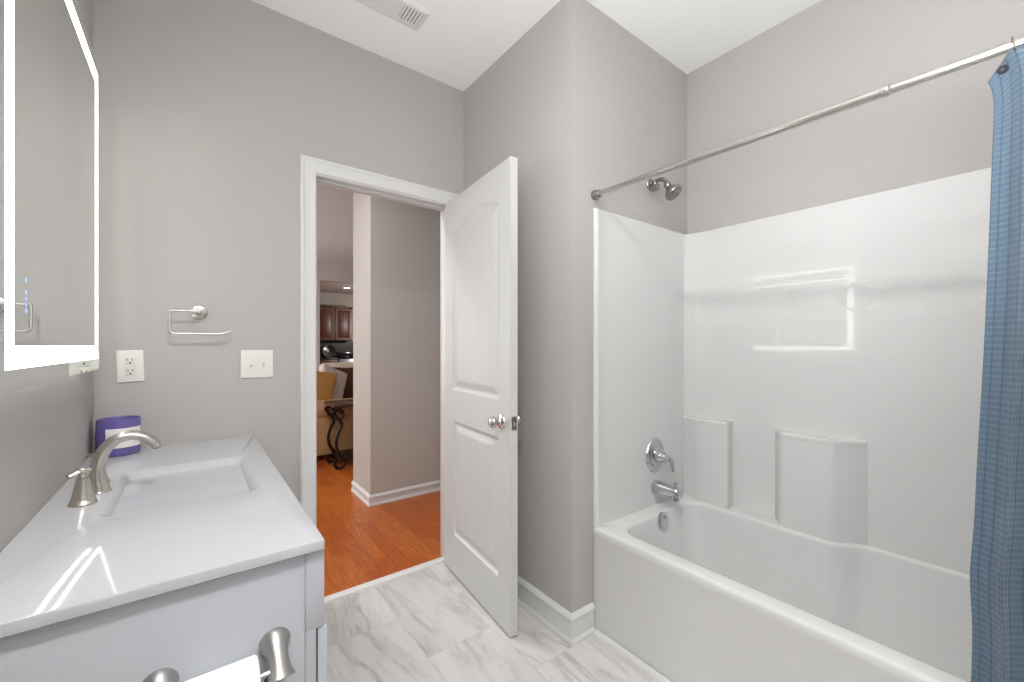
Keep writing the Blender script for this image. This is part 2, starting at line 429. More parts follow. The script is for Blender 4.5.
# unseen window added in the left wall for fill, beside the camera
b = MB()
for q in ((XL, XL + .03, -.98, -.91, .86, 2.24), (XL, XL + .03, .21, .28, .86, 2.24), (XL, XL + .03, -.91, .21, .86, .93), (XL, XL + .03, -.91, .21, 2.17, 2.24), (XL + .003, XL + .024, -.91, .21, 1.53, 1.57)): b.box(*q, .004)
wf = struct(b.build('fill_window_1', M_TRIM, smooth=30))
b = MB(); b.box(XL + .001, XL + .008, -.91, .21, .93, 2.17); o = b.build('fill_window_pane', M_PANE, wf, smooth=0)

# threshold
b = MB(); b.box(DX0, DX1, 2.150, 2.197, -.02, .011, .004)
struct(b.build('trim_threshold', M_THRESH))

# door casing and jamb
def sweep_casing(name, y, sgn):
    prof = [(0.0, 0.0), (0.0, .013), (.004, .018), (.013, .018), (.019, .014), (.030, .0125), (.048, .0105), (.056, .012), (.064, .0105), (.069, .006), (.069, 0.0)]
    x0, x1, zt = DX0 - .056, DX1 + .063, 2.128
    b = MB(); rings = []
    for (cx, cz, ax, az) in ((x0, 0.0, 1, 0), (x0, zt, 1, -1), (x1, zt, -1, -1), (x1, 0.0, -1, 0)):
        rings.append([(cx + ax * w, y - sgn * d, cz + az * w) for w, d in prof])
    b.loft(rings, True, True, True)
    return struct(b.build(name, M_TRIM, smooth=25))
sweep_casing('trim_door_casing', YA, 1)
sweep_casing('trim_door_casing_hall', YA + .115, -1)
b = MB()
b.box(DX0, DX0 + .013, YA - .002, YA + .117, 0, DZ, .001); b.box(DX1 - .013, DX1, YA - .002, YA + .117, 0, DZ, .001)
b.box(DX0 + .013, DX1 - .013, YA - .002, YA + .117, DZ - .013, DZ, .001)
b.box(DX0 + .013, DX0 + .024, YA + .038, YA + .075, .01, DZ - .013, .002); b.box(DX1 - .024, DX1 - .013, YA + .038, YA + .075, .01, DZ - .013, .002)
b.box(DX0 + .024, DX1 - .024, YA + .038, YA + .075, DZ - .024, DZ - .013, .002)
struct(b.build('trim_door_jamb', M_TRIM, smooth=25))

# ------------------------------------------------------------------ the door
PIN = Vector((1.178, 2.108, 0)); ALPHA = math.radians(5.5)
# local frame: x runs from the hinge to the free edge, y through the thickness (0 = wall side, .035 = room face), z up
door = bpy.data.objects.new('door_1', None); COL.objects.link(door)
door.location = PIN
door.rotation_euler = (0, 0, math.atan2(-math.cos(ALPHA), -math.sin(ALPHA)))
struct(door, 'white two-panel door with arched planked upper panel, standing open against the grey wall')
DW0, DW1, DZ0, DZ1 = -0.005, 0.709, 0.012, 2.053
PANELS = [(0.108, 0.608, 1.010, 1.884, 0.050), (0.114, 0.605, 0.224, 0.840, 0.0)]   # x0, x1, z0, z1 at spring, arch rise
def sd_panel(x, z, p):
    x0, x1, z0, z1, rise = p
    top = z1
    if rise:
        cx = (x0 + x1) / 2; hw = (x1 - x0) / 2
        R = (hw * hw + rise * rise) / (2 * rise)
        dtop = R - math.hypot(x - cx, z - (z1 + rise - R)) if z > z1 - 0.15 else 1.0
    else: dtop = z1 - z
    return min(x - x0, x1 - x, z - z0, dtop)
def door_h(x, z):
    for p in PANELS:
        d = sd_panel(x, z, p)
        if d > 0:
            if d < .014: return -.0095 * math.sin(d / .014 * PI / 2)
            if d < .021: return -.0095
            if d < .052: return -.0095 + .007 * (d - .021) / .031
            h = -.0025
            if d > .058:
                g = abs(((x - (p[0] + p[1]) / 2) / 0.0655) % 1.0 - 0.5) * 0.0655
                g = 0.0655 / 2 - g if False else g
                if g < .0045: h -= .0022 * (1 - g / .0045)
            return h
    return 0.0
NXD, NZD = 118, 330
b = MB()
for side in (0, 1):
    b0 = len(b.v)
    for j in range(NZD + 1):
        z = DZ0 + (DZ1 - DZ0) * j / NZD
        for i in range(NXD + 1):
            x = DW0 + (DW1 - DW0) * i / NXD
            hgt_ = door_h(x, z)
            b.v.append((x, (.043 + hgt_) if side else (.008 - hgt_), z))
    for j in range(NZD):
        for i in range(NXD):
            q = [b0 + j * (NXD + 1) + i, b0 + j * (NXD + 1) + i + 1, b0 + (j + 1) * (NXD + 1) + i + 1, b0 + (j + 1) * (NXD + 1) + i]
            b.f.append(q if side == 0 else q[::-1]); b.mi.append(0)
n1_ = (NXD + 1) * (NZD + 1)
for j in range(NZD):
    for i in (0, NXD):
        a_ = j * (NXD + 1) + i; c_ = a_ + NXD + 1
        b.f.append([a_, c_, c_ + n1_, a_ + n1_]); b.mi.append(0)
for i in range(NXD):
    for j in (0, NZD):
        a_ = j * (NXD + 1) + i
        b.f.append([a_, a_ + 1, a_ + 1 + n1_, a_ + n1_]); b.mi.append(0)
# local y must point to the room face: mirror handled by the sign below
YS = -1.0
b.v = [(x, y * YS, z) for x, y, z in b.v]
dl = b.build('door_leaf', M_DOOR, smooth=30, loc=(0, 0, 0)); dl.parent = door
def knob_mesh(y0, sgn, stretch=1.0):
    k_ = MB(); c = (0.636, y0 * YS, 0.918)
    k_.lathe([(.0, 0), (.032, 0), (.033, .003), (.030, .008), (.015, .012), (.011, .018), (.011, .026), (.016, .030), (.023, .036), (.0265, .043), (.0255, .052), (.019, .059), (.008, .062), (0.0, .0622)], c, (0, sgn * YS, 0), 28, False, False)
    return k_
for y0, sg in ((.043, 1), (.008, -1)):
    o = knob_mesh(y0, sg).build('knob', M_NICKEL, smooth=40, loc=(0, 0, 0)); o.parent = door
b = MB(); b.box(.7085, .7105, -.0255 - .0125, -.0255 + .0125, .889, .947, .0008)
o = b.build('latch_plate', M_DARKMETAL, loc=(0, 0, 0)); o.parent = door
b = MB(); b.box(.7102, .717, -.0255 - .006, -.0255 + .006, .909, .927, .003)
o2 = b.build('latch_bolt', M_NICKEL, loc=(0, 0, 0)); o2.parent = o
for zc in (.24, 1.03, 1.82):
    b = MB(); b.lathe([(.0055, -.045), (.0055, .045)], (-.002, -.003, zc), (0, 0, 1), 12); b.box(-.001, .0035, -.034, -.006, zc - .044, zc + .044, .0005)
    o = b.build('hinge', M_SATIN, loc=(0, 0, 0)); o.parent = door

# ------------------------------------------------------------------ bathtub with surround
TZ = 0.455
tub = thing('bathtub', 'white one-piece bathtub and shower surround with built-in ledges', 'bathtub', (1.39, YT, 0))
x0, x1, y0, y1 = 1.390, 2.158, -0.286, 1.236
def ring(cx, cy, hx, hy, r, z): return [(px, py, z) for px, py in rrect(cx, cy, hx, hy, r, 8)]
def ring4(xa, xb, ya, yb, r, z): return ring((xa + xb) / 2, (ya + yb) / 2, (xb - xa) / 2, (yb - ya) / 2, r, z)
b = MB()
rings = [ring4(x0 + .004, x1, y0, y1, .004, 0.0), ring4(x0 + .004, x1, y0, y1, .004, TZ - .045), ring4(x0, x1, y0, y1, .004, TZ - .035), ring4(x0, x1, y0, y1, .004, TZ - .012)]
for a in (30, 60, 90):
    e = .012 * (1 - math.cos(math.radians(a))); rings.append(ring4(x0 + e, x1 - .001, y0 + .001, y1 - .001, .006, TZ - .012 + .012 * math.sin(math.radians(a))))
ix0, ix1, iy0, iy1 = 1.462, 2.040, -0.20, 1.150
nr0 = len(rings)
rings.append(ring4(ix0 - .012, ix1 + .008, iy0 - .012, iy1 + .010, .095, TZ))
for a in (30, 60, 90):
    e = .014 * math.sin(math.radians(a)); rings.append(ring4(ix0 - .012 + e, ix1 + .008 - e, iy0 - .012 + e, iy1 + .01 - e, .09, TZ - .014 * (1 - math.cos(math.radians(a)))))
for t, zz_ in ((.15, .38), (.3, .30), (.5, .21), (.7, .14), (.85, .105), (.95, .09)):
    e = t * t; rings.append(ring4(ix0 + .015 * t * 2 + .02 * e, ix1 - .02 * t * 2 - .03 * e, iy0 + .16 * t + .05 * e, iy1 - .05 * t - .06 * e, .09, zz_))
rings.append(ring4(ix0 + .12, ix1 - .14, iy0 + .30, iy1 - .22, .07, .082))
def widen(p):          # the back wall of the basin steps outwards past the ledge column
    x, y, z = p
    t = min(1, max(0, (.552 - y) / .090)); w = min(1, max(0, (x - 1.60) / (2.0 - 1.60)))
    return (x + .083 * t * w * (1 - .35 * max(0, (TZ - z) / .37)), y, z)
def dense(r):          # extra points along the long back edge so that the step is crisp
    out = []
    for i, p in enumerate(r):
        q = r[(i + 1) % len(r)]; out.append(p)
        if abs(q[1] - p[1]) > .5:
            for k_ in range(1, 40): out.append(tuple(p[c] + (q[c] - p[c]) * k_ / 40 for c in range(3)))
    return out
rings = [dense(r) if i < nr0 else [widen(p) for p in dense(r)] for i, r in enumerate(rings)]
b.loft(rings, True, True, True)
b.build('tub_basin', M_ACRYL, tub, smooth=50)

# surround panels: plan path of the inner face, from the front flange at the tap end round to the other end
inner, outer = [], []
def pp(x, y, ox, oy): inner.append((x, y)); outer.append((ox, oy))
YH, XI, YF = 1.220, 2.134, -0.268
pp(1.3935, YT - .002, 1.3935, YT - .002); pp(1.3935, YH + .006, 1.3935, YT - .002); pp(1.3955, YH + .001, 1.396, YT - .002); pp(1.401, YH - .001, 1.401, YT - .002)
pp(1.416, YH - .001, 1.416, YT - .002); pp(1.421, YH + .001, 1.421, YT - .002)
for i in range(1, 9): x_ = 1.421 + (2.098 - 1.421) * i / 8; pp(x_, YH + .001, x_, YT - .002)
pp(2.100, YH, 2.11, YT - .002); pp(2.1025, YH - .004, XT - .002, YT - .002)
for i in range(1, 11):
    a = math.radians(27) * (1 - i / 10); pp(XI - .290 * (1 - math.cos(a)), 1.078 + .290 * math.sin(a), XT - .002, YT - .002 - (YT - 1.08) * i / 10)
for i in range(1, 30): y_ = 1.086 - (1.086 + .13) * i / 29; pp(XI, y_, XT - .002, y_)
for i in range(1, 13):
    a = i / 12 * PI / 2
    pp(2.088 + .046 * math.cos(a), -.13 - .138 * math.sin(a), XT - .002 if i <= 6 else XT - .002 - .06 * (i - 6) / 6, (-.13 - (.156) * i / 6) if i <= 6 else -.286)
pp(1.421, YF, 1.421, -.286); pp(1.40, YF, 1.40, -.286); pp(1.3935, YF - .004, 1.3935, -.286)
b = MB(); ZT_ = 1.852; n_ = len(inner)
levels = [TZ - .002, .8, 1.2, 1.5, ZT_ - .008]
rows = [[(x, y, z) for x, y in inner] for z in levels]
def mixp(t, z): return [(i_[0] + (o_[0] - i_[0]) * t, i_[1] + (o_[1] - i_[1]) * t, z) for i_, o_ in zip(inner, outer)]
rows += [mixp(.08, ZT_ - .003), mixp(.25, ZT_), mixp(1.0, ZT_), mixp(1.0, TZ)]
b.loft(rows, False, False, False)
for q in range(len(b.f)):
    c = sum((Vector(b.v[i]) for i in b.f[q]), Vector()) / 4
    if c.x > 2.086 and c.x < 2.14 and c.z < ZT_ - .01: b.mi[q] = 1
b.build('surround_panel', [M_ACRYL, M_TILED], tub, smooth=50)
# moulded ledge columns standing on the tub rim
def column(name, plan, ztop):
    b = MB(); cxm = XI; rr = []
    for z, sh in ((TZ - .004, 0.0), (ztop - .03, 0.0), (ztop - .018, .0), (ztop - .012, -.0022), (ztop - .004, -.0022), (ztop, .001)):
        rr.append([(min(x + (sh if x < XI - .005 else 0), XI + .003), y, z) for x, y in plan])
    b.loft(rr, True, True, True)
    return b.build(name, M_ACRYL, tub, smooth=40)
def smoothplan(pts, r=.012, n=5):
    out = []
    for i, p in enumerate(pts):
        p = Vector(p)
        if i in (0, len(pts) - 1): out.append(tuple(p)); continue
        a = Vector(pts[i - 1]) - p; c = Vector(pts[i + 1]) - p
        rr = min(r, a.length * .45, c.length * .45)
        pa = p + a.normalized() * rr; pc = p + c.normalized() * rr
        for k_ in range(n + 1):
            t = k_ / n; out.append(tuple(pa * (1 - t) ** 2 + p * 2 * t * (1 - t) + pc * t * t))
    return out
column('ledge_column', smoothplan([(XI + .003, .792), (XI - .010, .785), (2.056, .742), (2.050, .552), (XI - .004, .462), (XI + .003, .455)], .018), .866)
column('ledge_column', smoothplan([(2.088, 1.2185), (2.060, 1.13), (2.060, .972), (XI - .004, .982), (XI + .003, .980), (XI + .003, 1.09), (2.12, 1.2)], .008), .874)

# ------------------------------------------------------------------ shower and tub fittings
XP = 1.826
hd = thing('overhead_shower', 'brushed nickel shower head on a short curved arm, high on the grey wall', 'shower head', (1.81, YT, 2.05))
b = MB(); b.lathe([(0, 0), (.029, 0), (.030, .003), (.026, .010), (.013, .014), (.0115, .016)], (1.812, YT, 2.056), (0, -1, 0), 28, False, False)
b.build('wall_flange', M_STEEL, hd, smooth=40)
arm = catmull([(1.812, YT - .012, 2.056), (1.811, YT - .04, 2.062), (1.808, YT - .072, 2.058), (1.805, YT - .096, 2.038), (1.804, YT - .104, 2.022)], 6)
b = MB(); b.tube(arm, .0095, 14); b.build('arm', M_STEEL, hd, smooth=60)
ax = Vector((0.08, -.56, -.82)).normalized(); HC = Vector((1.800, YT - .104, 2.020))
b = MB(); b.lathe([(0, -.010), (.012, -.008), (.0165, 0), (.0165, .010), (.013, .016), (.018, .023), (.033, .040), (.0405, .050), (.042, .060), (.040, .066)], HC, ax, 32, False, False)
b.lathe([(.040, .066), (.036, .0645), (.0, .064)], HC, ax, 32, False, False)
b.build('head', M_STEEL, hd, smooth=35)
b = MB()
u_ = ax.cross(Vector((1, 0, 0))).normalized(); w_ = ax.cross(u_)
for rr_, cnt in ((.009, 6), (.020, 12), (.030, 18)):
    for q in range(cnt):
        a = 2 * PI * q / cnt
        b.lathe([(.0017, .063), (.0014, .067)], HC + u_ * rr_ * math.cos(a) + w_ * rr_ * math.sin(a), ax, 6)
b.build('nozzles', M_DARK, hd)
b = MB(); b.lathe([(.014, -.020), (.0165, -.014), (.0165, .014), (.014, .020), (0, .020)], (1.811, YT - .032, 2.030), (0, -1, 0), 18, True, False)
b.lathe([(.010, -.020), (.010, .014)], (1.811, YT - .032, 2.048), (0, 0, 1), 14)
b.build('lower_knob', M_STEEL, hd, smooth=40)

vl = thing('shower_valve', 'round chrome shower valve with a lever handle, above the tub spout', 'shower valve', (XP, YH, .70))
VC = (XP, YH, .706)
b = MB(); b.lathe([(0.0, -.001), (.084, -.001), (.086, .003), (.082, .009), (.066, .013), (.060, .0125), (.055, .016), (.034, .019), (.031, .024)], VC, (0, -1, 0), 48, False, False, sx=.86)
b.build('escutcheon', M_CHROME, vl, smooth=40)
b = MB(); b.lathe([(.031, .02), (.031, .034), (.027, .044), (.024, .058), (.021, .068), (.012, .073), (0, .0735)], VC, (0, -1, 0), 32, False, False)
lev = catmull([(XP + .004, YH - .056, .704), (XP + .022, YH - .066, .698), (XP + .036, YH - .072, .68), (XP + .041, YH - .074, .652), (XP + .044, YH - .078, .632)], 6)
b.tube(lev, lerp_list([.012, .011, .009, .008, .0065], len(lev)), 14, up=(0, -1, 0), flat=[(0.75, 1.25)] * len(lev))
b.build('lever_handle', M_CHROME, vl, smooth=40)

sp = thing('tub_spout', 'chrome tub spout with a diverter knob, below the shower valve', 'tub spout', (XP, YH, .53))
b = MB()
prof = [((XP + .008, YH + .001, .545), .034, 1.0), ((XP + .008, YH - .006, .545), .035, 1.0), ((XP + .008, YH - .035, .546), .034, .92), ((XP + .008, YH - .08, .548), .031, .78), ((XP + .008, YH - .112, .548), .030, .80), ((XP + .008, YH - .128, .546), .028, .85), ((XP + .008, YH - .134, .544), .022, .9)]
rr = []
for (c, r, fl) in prof:
    rr.append([(c[0] + r * .95 * math.copysign(abs(math.cos(a)) ** .8, math.cos(a)), c[1], c[2] + r * fl * math.copysign(abs(math.sin(a)) ** .8, math.sin(a))) for a in [2 * PI * j / 28 for j in range(28)]])
b.loft(rr, True, True, True)
b.lathe([(.024, -.016), (.024, .0), (.023, .018)], (XP + .008, YH - .106, .528), (0, 0, -1), 20)
b.build('spout_body', M_CHROME, sp, smooth=45)
b = MB(); b.lathe([(.005, 0), (.005, .012), (.009, .014), (.009, .021), (.005, .024)], (XP + .008, YH - .112, .571), (0, 0, 1), 16)
b.build('diverter_knob', M_CHROME, sp, smooth=40)

ov = thing('overflow_plate', 'round chrome overflow plate on the tub wall below the spout', 'overflow plate', (1.805, 1.18, .40))
b = MB(); OC = Vector((1.772, 1.1385, .418)); OA = Vector((0, -.985, .17)).normalized()
b.lathe([(0, -.006), (.036, -.010), (.039, 0), (.038, .006), (.031, .010), (.012, .011), (0, .011)], OC, OA, 36, False, False)
b.build('plate', M_CHROME, ov, smooth=40)
for s_ in (-1, 1):
    b = MB(); b.lathe([(.0045, .008), (.0045, .012), (.003, .0135)], OC + Vector((0, .0, s_ * .018)), OA, 14)
    b.build('screw', M_STEEL, ov, smooth=40)
b = MB(); b.lathe([(0, 0), (.034, 0), (.033, .004), (.02, .006), (0, .006)], (1.79, .93, .0825), (0, 0, 1), 28, False, False)
tag(b.build('tub_drain', M_CHROME, smooth=40), 'round chrome drain on the floor of the white bathtub', 'drain')

# ------------------------------------------------------------------ shower rod, ring, curtain
XR, ZR = 1.402, 1.897
rod = thing('shower_rod', 'long brushed nickel tension rod across the tub opening', 'shower rod', (XR, YT, ZR))
b = MB(); b.lathe([(.0125, 0), (.0125, YT - .02 - .262)], (XR, .262, ZR), (0, 1, 0), 24); b.lathe([(.0133, 0), (.0136, .004), (.0136, .016), (.0127, .018)], (XR, .258, ZR), (0, 1, 0), 24)
b.build('outer_tube', M_ROD, rod, smooth=40)
b = MB(); b.lathe([(.0106, 0), (.0106, .52)], (XR, -.265, ZR), (0, 1, 0), 24); b.build('inner_tube', M_ROD, rod, smooth=40)
for yy, s_ in ((YT, -1), (-.288, 1)):
    b = MB(); b.lathe([(0, 0), (.021, 0), (.022, .003), (.022, .010), (.0185, .016), (.0165, .030), (.0145, .034), (0, .034)], (XR, yy, ZR), (0, s_, 0), 28, False, False)
    b.build('end_cap', M_STEEL, rod, smooth=40)

rod.location.z += .014; rod.rotation_euler = (.015, 0, 0)      # the rod hangs a little lower at the curtain end
def cring(y, tilt):
    b = MB()
    path = [(XR + .017 * math.cos(a) , y + tilt * math.sin(a), ZR - .0035 + .0185 * math.sin(a)) for a in [math.radians(-80 + 340 * i / 28) for i in range(29)]]
    path += [(XR + .006, y - tilt, ZR - .032), (XR + .001, y - tilt, ZR - .043), (XR - .004, y - tilt, ZR - .047)]
    b.tube(path, .0016, 8)
    return b
o = cring(.056, .003).build('curtain_ring', M_RING, smooth=60); tag(o, 'bronze curtain ring on the rod nearest the curtain\'s free edge', 'curtain ring', 'curtain rings on the shower rod')
for yq in (-.02, -.10):
    o = cring(yq, .003).build('curtain_ring', M_RING, smooth=60)
    tag(o, 'bronze curtain ring further along the rod above the bunched blue curtain', 'curtain ring', 'curtain rings on the shower rod')

# curtain: bunched cloth hanging from the rings
cur = thing('shower_curtain', 'blue waffle-weave shower curtain bunched at one end of the rod', 'shower curtain', (1.39, -.1, .2))
NU, NV = 200, 120
ZTOP, ZBOT = 1.884, 0.16
def curt(u, z):
    """u metres of cloth from the free edge"""
    t = (ZTOP - z) / (ZTOP - ZBOT)
    edge = 0.080 + .014 * math.exp(-t / .025) + .044 * t + .004 * t * t + .004 * math.sin(t * 13 + .8) * t + .005 * math.exp(-((t - .66) / .05) ** 2)
    ph = max(0, u - .030) * 2 * PI / .19
    amp = (.012 + .020 * min(1, t * 4)) * min(1.0, u / .06)
    y = edge - u * .62 - .008 * math.sin(ph * 2) * min(1, t * 4)
    x = 1.404 - .040 * min(1, t * 3.0) - .016 * t - amp * math.sin(ph + .25 * math.sin(t * 3)) + .0022 * math.sin(z * 31 + u * 40) * t * min(1, u / .02)
    zz_ = z
    if t < .10: zz_ = z - .050 * (1 - t / .10) * max(0, 1 - u / .050)
    return (x, y, zz_)
b = MB(); uvs = []
for j in range(NV + 1):
    z = ZTOP - (ZTOP - ZBOT) * j / NV
    for i in range(NU + 1):
        u = 0.72 * (i / NU) ** 1.15
        b.v.append(curt(u, z)); uvs.append((u, z))
for j in range(NV):
    for i in range(NU):
        a = j * (NU + 1) + i; b.f.append([a, a + 1, a + NU + 2, a + NU + 1]); b.mi.append(0)
o = b.build('fabric', M_CURT, cur, smooth=80)
ul = o.data.uv_layers.new(name='UVMap')
for lp in o.data.loops: ul.data[lp.index].uv = uvs[lp.vertex_index]
sm = o.modifiers.new('thick', 'SOLIDIFY'); sm.thickness = .0016; sm.offset = 0
gp = curt(.030, ZTOP - .016); gp = (gp[0] - .001, gp[1], gp[2]); b = MB()
b.lathe([(.0035, -.0026), (.0085, -.0026), (.0098, 0), (.0085, .0026), (.0035, .0026)], gp, (-1, .25, 0), 22, False, False)
b.build('grommet', M_GROM, cur, smooth=40)

# ------------------------------------------------------------------ vanity cabinet
VX1, VY0, VY1, VZ = .211, .905, 2.112, .838
van = thing('vanity_cabinet', 'pale grey painted vanity cabinet under the white countertop, by the left wall', 'vanity', (0, 1.5, 0))
b = MB()
b.box(XL + .002, .1738, VY0 + .0005, VY0 + .018, .0, VZ - .0005, .0008)   # flat near side panel
b.box(XL + .002, .1738, VY1 - .018, VY1, .0, VZ - .0005, .0008)
b.box(XL + .002, XL + .012, VY0 + .018, VY1 - .018, .09, VZ - .0005)
b.box(XL + .012, .1738, VY0 + .018, VY1 - .018, .09, .108)
b.box(.176, VX1, VY0 - .001, VY0 + .034, .6795, VZ - .0005, .0012)         # near front stile, wide part
b.box(.176, .1957, VY0 - .001, VY0 + .034, .0, .6795, .0)                  # stile behind the door edge
b.box(.1735, .1765, VY0 + .003, VY0 + .03, .0, VZ - .0005)                 # groove beside the stile
b.box(.176, VX1, VY0 + .034, VY1, .6795, VZ - .0005, .0012)                # front rail
b.box(.176, VX1, VY1 - .034, VY1, .0, .6795, .0012)
b.box(.176, .1957, VY0 + .034, VY1 - .034, .09, .13)
b.build('carcass', M_CAB, van, smooth=30)
b = MB(); b.box(.1956, .1985, VY0 + .002, VY1 - .04, .10, .679); b.build('door_gap', M_GAP, van, smooth=0)
ym = (VY0 + VY1) / 2
for ya, yb in ((VY0 - .001, ym - .002), (ym + .002, VY1 - .036)):
    b = MB(); b.box(.1988, .2165, ya, yb, .085, .677, .0018)
    d_ = b.build('door', M_CAB, van, smooth=30)
    b = MB(); b.box(.2165, .2185, ya + .06, yb - .06, .145, .617, .001); b.build('door_panel', M_CAB, d_, smooth=30, loc=None)
    yk = yb - .03 if ya < VY0 + .1 else ya + .03
    b = MB(); b.lathe([(.005, 0), (.005, .012), (.013, .018), (.014, .024), (.008, .028), (0, .0285)], (.2165, yk, .60), (1, 0, 0), 18, False, False)
    b.build('knob', M_NICKEL, d_, smooth=40)
for o in list(COL.objects):
    if o.parent and o.parent.parent and o.parent.parent is van: o.location = (0, 0, 0)

# countertop with integrated basin
top = thing('vanity_countertop', 'glossy white vanity countertop with an integrated rectangular basin', 'countertop', (0, 1.5, VZ))
CZ = .860; cx0, cx1, cy0, cy1 = XL + .001, .210, .8925, YA - .002
sx0, sx1, sy0, sy1 = -.163, .134, 1.322, 1.742
b = MB()
rings = [ring4(cx0 + .03, cx1 - .03, cy0 + .03, cy1 - .03, .01, VZ), ring4(cx0 + .0, cx1 - .004, cy0 + .004, cy1, .005, VZ), ring4(cx0, cx1, cy0, cy1, .006, VZ + .003), ring4(cx0, cx1, cy0, cy1, .006, CZ - .004), ring4(cx0, cx1 - .0012, cy0 + .0012, cy1, .006, CZ - .0012), ring4(cx0, cx1 - .004, cy0 + .004, cy1, .006, CZ)]
rings += [ring4(sx0 - .014, sx1 + .014, sy0 - .014, sy1 + .014, .034, CZ), ring4(sx0 - .006, sx1 + .006, sy0 - .006, sy1 + .006, .03, CZ - .0015), ring4(sx0, sx1, sy0, sy1, .026, CZ - .006)]
for t, zz_ in ((.12, -.016), (.4, -.055), (.75, -.088), (1.0, -.099)):
    rings.append(ring4(sx0 + .035 * t, sx1 - .050 * t, sy0 + .045 * t, sy1 - .075 * t, .028 + .02 * t, CZ + zz_))
rings.append(ring4(sx0 + .07, sx1 - .085, sy0 + .09, sy1 - .12, .03, CZ - .104))
b.loft(rings, True, True, True)
b.build('countertop', M_TOP, top, smooth=40)
b = MB(); b.lathe([(0, 0), (.020, 0), (.021, .002), (.016, .004), (0, .005)], (-.075, 1.50, CZ - .1035), (0, 0, 1), 24, False, False)
b.build('drain_cover', M_TOP, top, smooth=40)

# ------------------------------------------------------------------ faucet
fa = thing('faucet', 'brushed nickel widespread bathroom faucet with arched spout and two lever handles', 'faucet', (-.2, 1.545, CZ))
FY = 1.545
pts = [(-.200, FY, CZ - .001), (-.2005, FY, CZ + .012), (-.203, FY, CZ + .035), (-.203, FY, CZ + .065), (-.194, FY, CZ + .100), (-.173, FY, CZ + .130), (-.142, FY, CZ + .143), (-.112, FY, CZ + .136), (-.091, FY, CZ + .118), (-.083, FY, CZ + .104)]
path = catmull(pts, 6)
rad = lerp_list([.026, .023, .0195, .0175, .0165, .016, .0155, .0152, .015, .0145], len(path))
fl = [(1 - .22 * i / len(path), 1 + .25 * i / len(path)) for i in range(len(path))]
b = MB(); b.tube(path, rad, 20, flat=fl, up=(1, 0, 0)); b.lathe([(.0255, 0), (.026, .002), (.0245, .005), (.022, .007)], (-.2, FY, CZ - .0005), (0, 0, 1), 28)
b.build('spout', M_NICKEL, fa, smooth=60)
b = MB(); b.lathe([(.008, .0), (.0085, .004), (.0065, .006)], (-.0826, FY, CZ + .1045), (.35, 0, -.94), 16); b.build('aerator', M_STEEL, fa, smooth=40)
for yh, lx, ly in ((1.450, -.024, -.014), (1.640, -.020, .020)):
    hx = -.2155
    b = MB(); b.lathe([(.0265, -.001), (.027, .002), (.0255, .006), (.0235, .0075), (.0215, .016), (.0175, .035), (.0145, .050), (.0125, .060), (.0125, .064), (.0095, .066), (.0095, .069), (.013, .072), (.0135, .080), (.0115, .086), (0, .0875)], (hx, yh, CZ), (0, 0, 1), 28, True, False)
    hb = b.build('handle', M_NICKEL, fa, smooth=40)
    b = MB(); lp = [(hx + .012, yh - ly * .3, CZ + .080), (hx, yh, CZ + .0815), (hx + lx * .5, yh + ly * .5, CZ + .079), (hx + lx, yh + ly, CZ + .074)]
    lp = catmull(lp, 5); b.tube(lp, lerp_list([.009, .0105, .0095, .0095], len(lp)), 14, flat=[(.62, 1.1)] * len(lp))
    lv = b.build('lever', M_NICKEL, hb, smooth=60); lv.location = (0, 0, 0)

# ------------------------------------------------------------------ candle
CC = (-.2140, 2.053, CZ)
ca = thing('candle', 'purple glass jar candle with a white label, in the counter corner behind the faucet', 'candle', CC)
CR, CH = .0605, .128
b = MB(); b.lathe([(0, .0), (CR - .005, .0), (CR - .001, .003), (CR, .008), (CR, CH - .004), (CR - .001, CH - .001), (CR - .003, CH), (CR - .005, CH - .003), (CR - .005, CH - .022), (0, CH - .022)], CC, (0, 0, 1), 56, False, False)
b.build('jar', M_PURPLE, ca, smooth=40)
b = MB(); b.lathe([(0, CH - .0225), (CR - .0055, CH - .0225), (CR - .0055, CH - .018), (CR - .008, CH - .019), (0, CH - .019)], CC, (0, 0, 1), 48, False, False); b.build('wax', M_WAX, ca, smooth=40)
for q in range(3):
    a = q * 2 * PI / 3; b = MB(); b.lathe([(.0012, 0), (.001, .010)], (CC[0] + .02 * math.cos(a), CC[1] + .02 * math.sin(a), CC[2] + CH - .0195), (0, 0, 1), 8); b.build('wick', M_WICK, ca)
b = MB(); rr = []
a0 = math.radians(-94 - 24); a1 = math.radians(-94 + 92 - 12)
arc = [a0 + (a1 - a0) * i / 24 for i in range(25)]
loop = lambda r, z: [(CC[0] + r * math.cos(a), CC[1] + r * math.sin(a), CC[2] + z) for a in arc]
b.loft([loop(CR - .001, .030), loop(CR + .0006, .030), loop(CR + .0006, .098), loop(CR - .001, .098)], False, False, False)
b.build('paper_label', M_LABEL, ca, smooth=60)

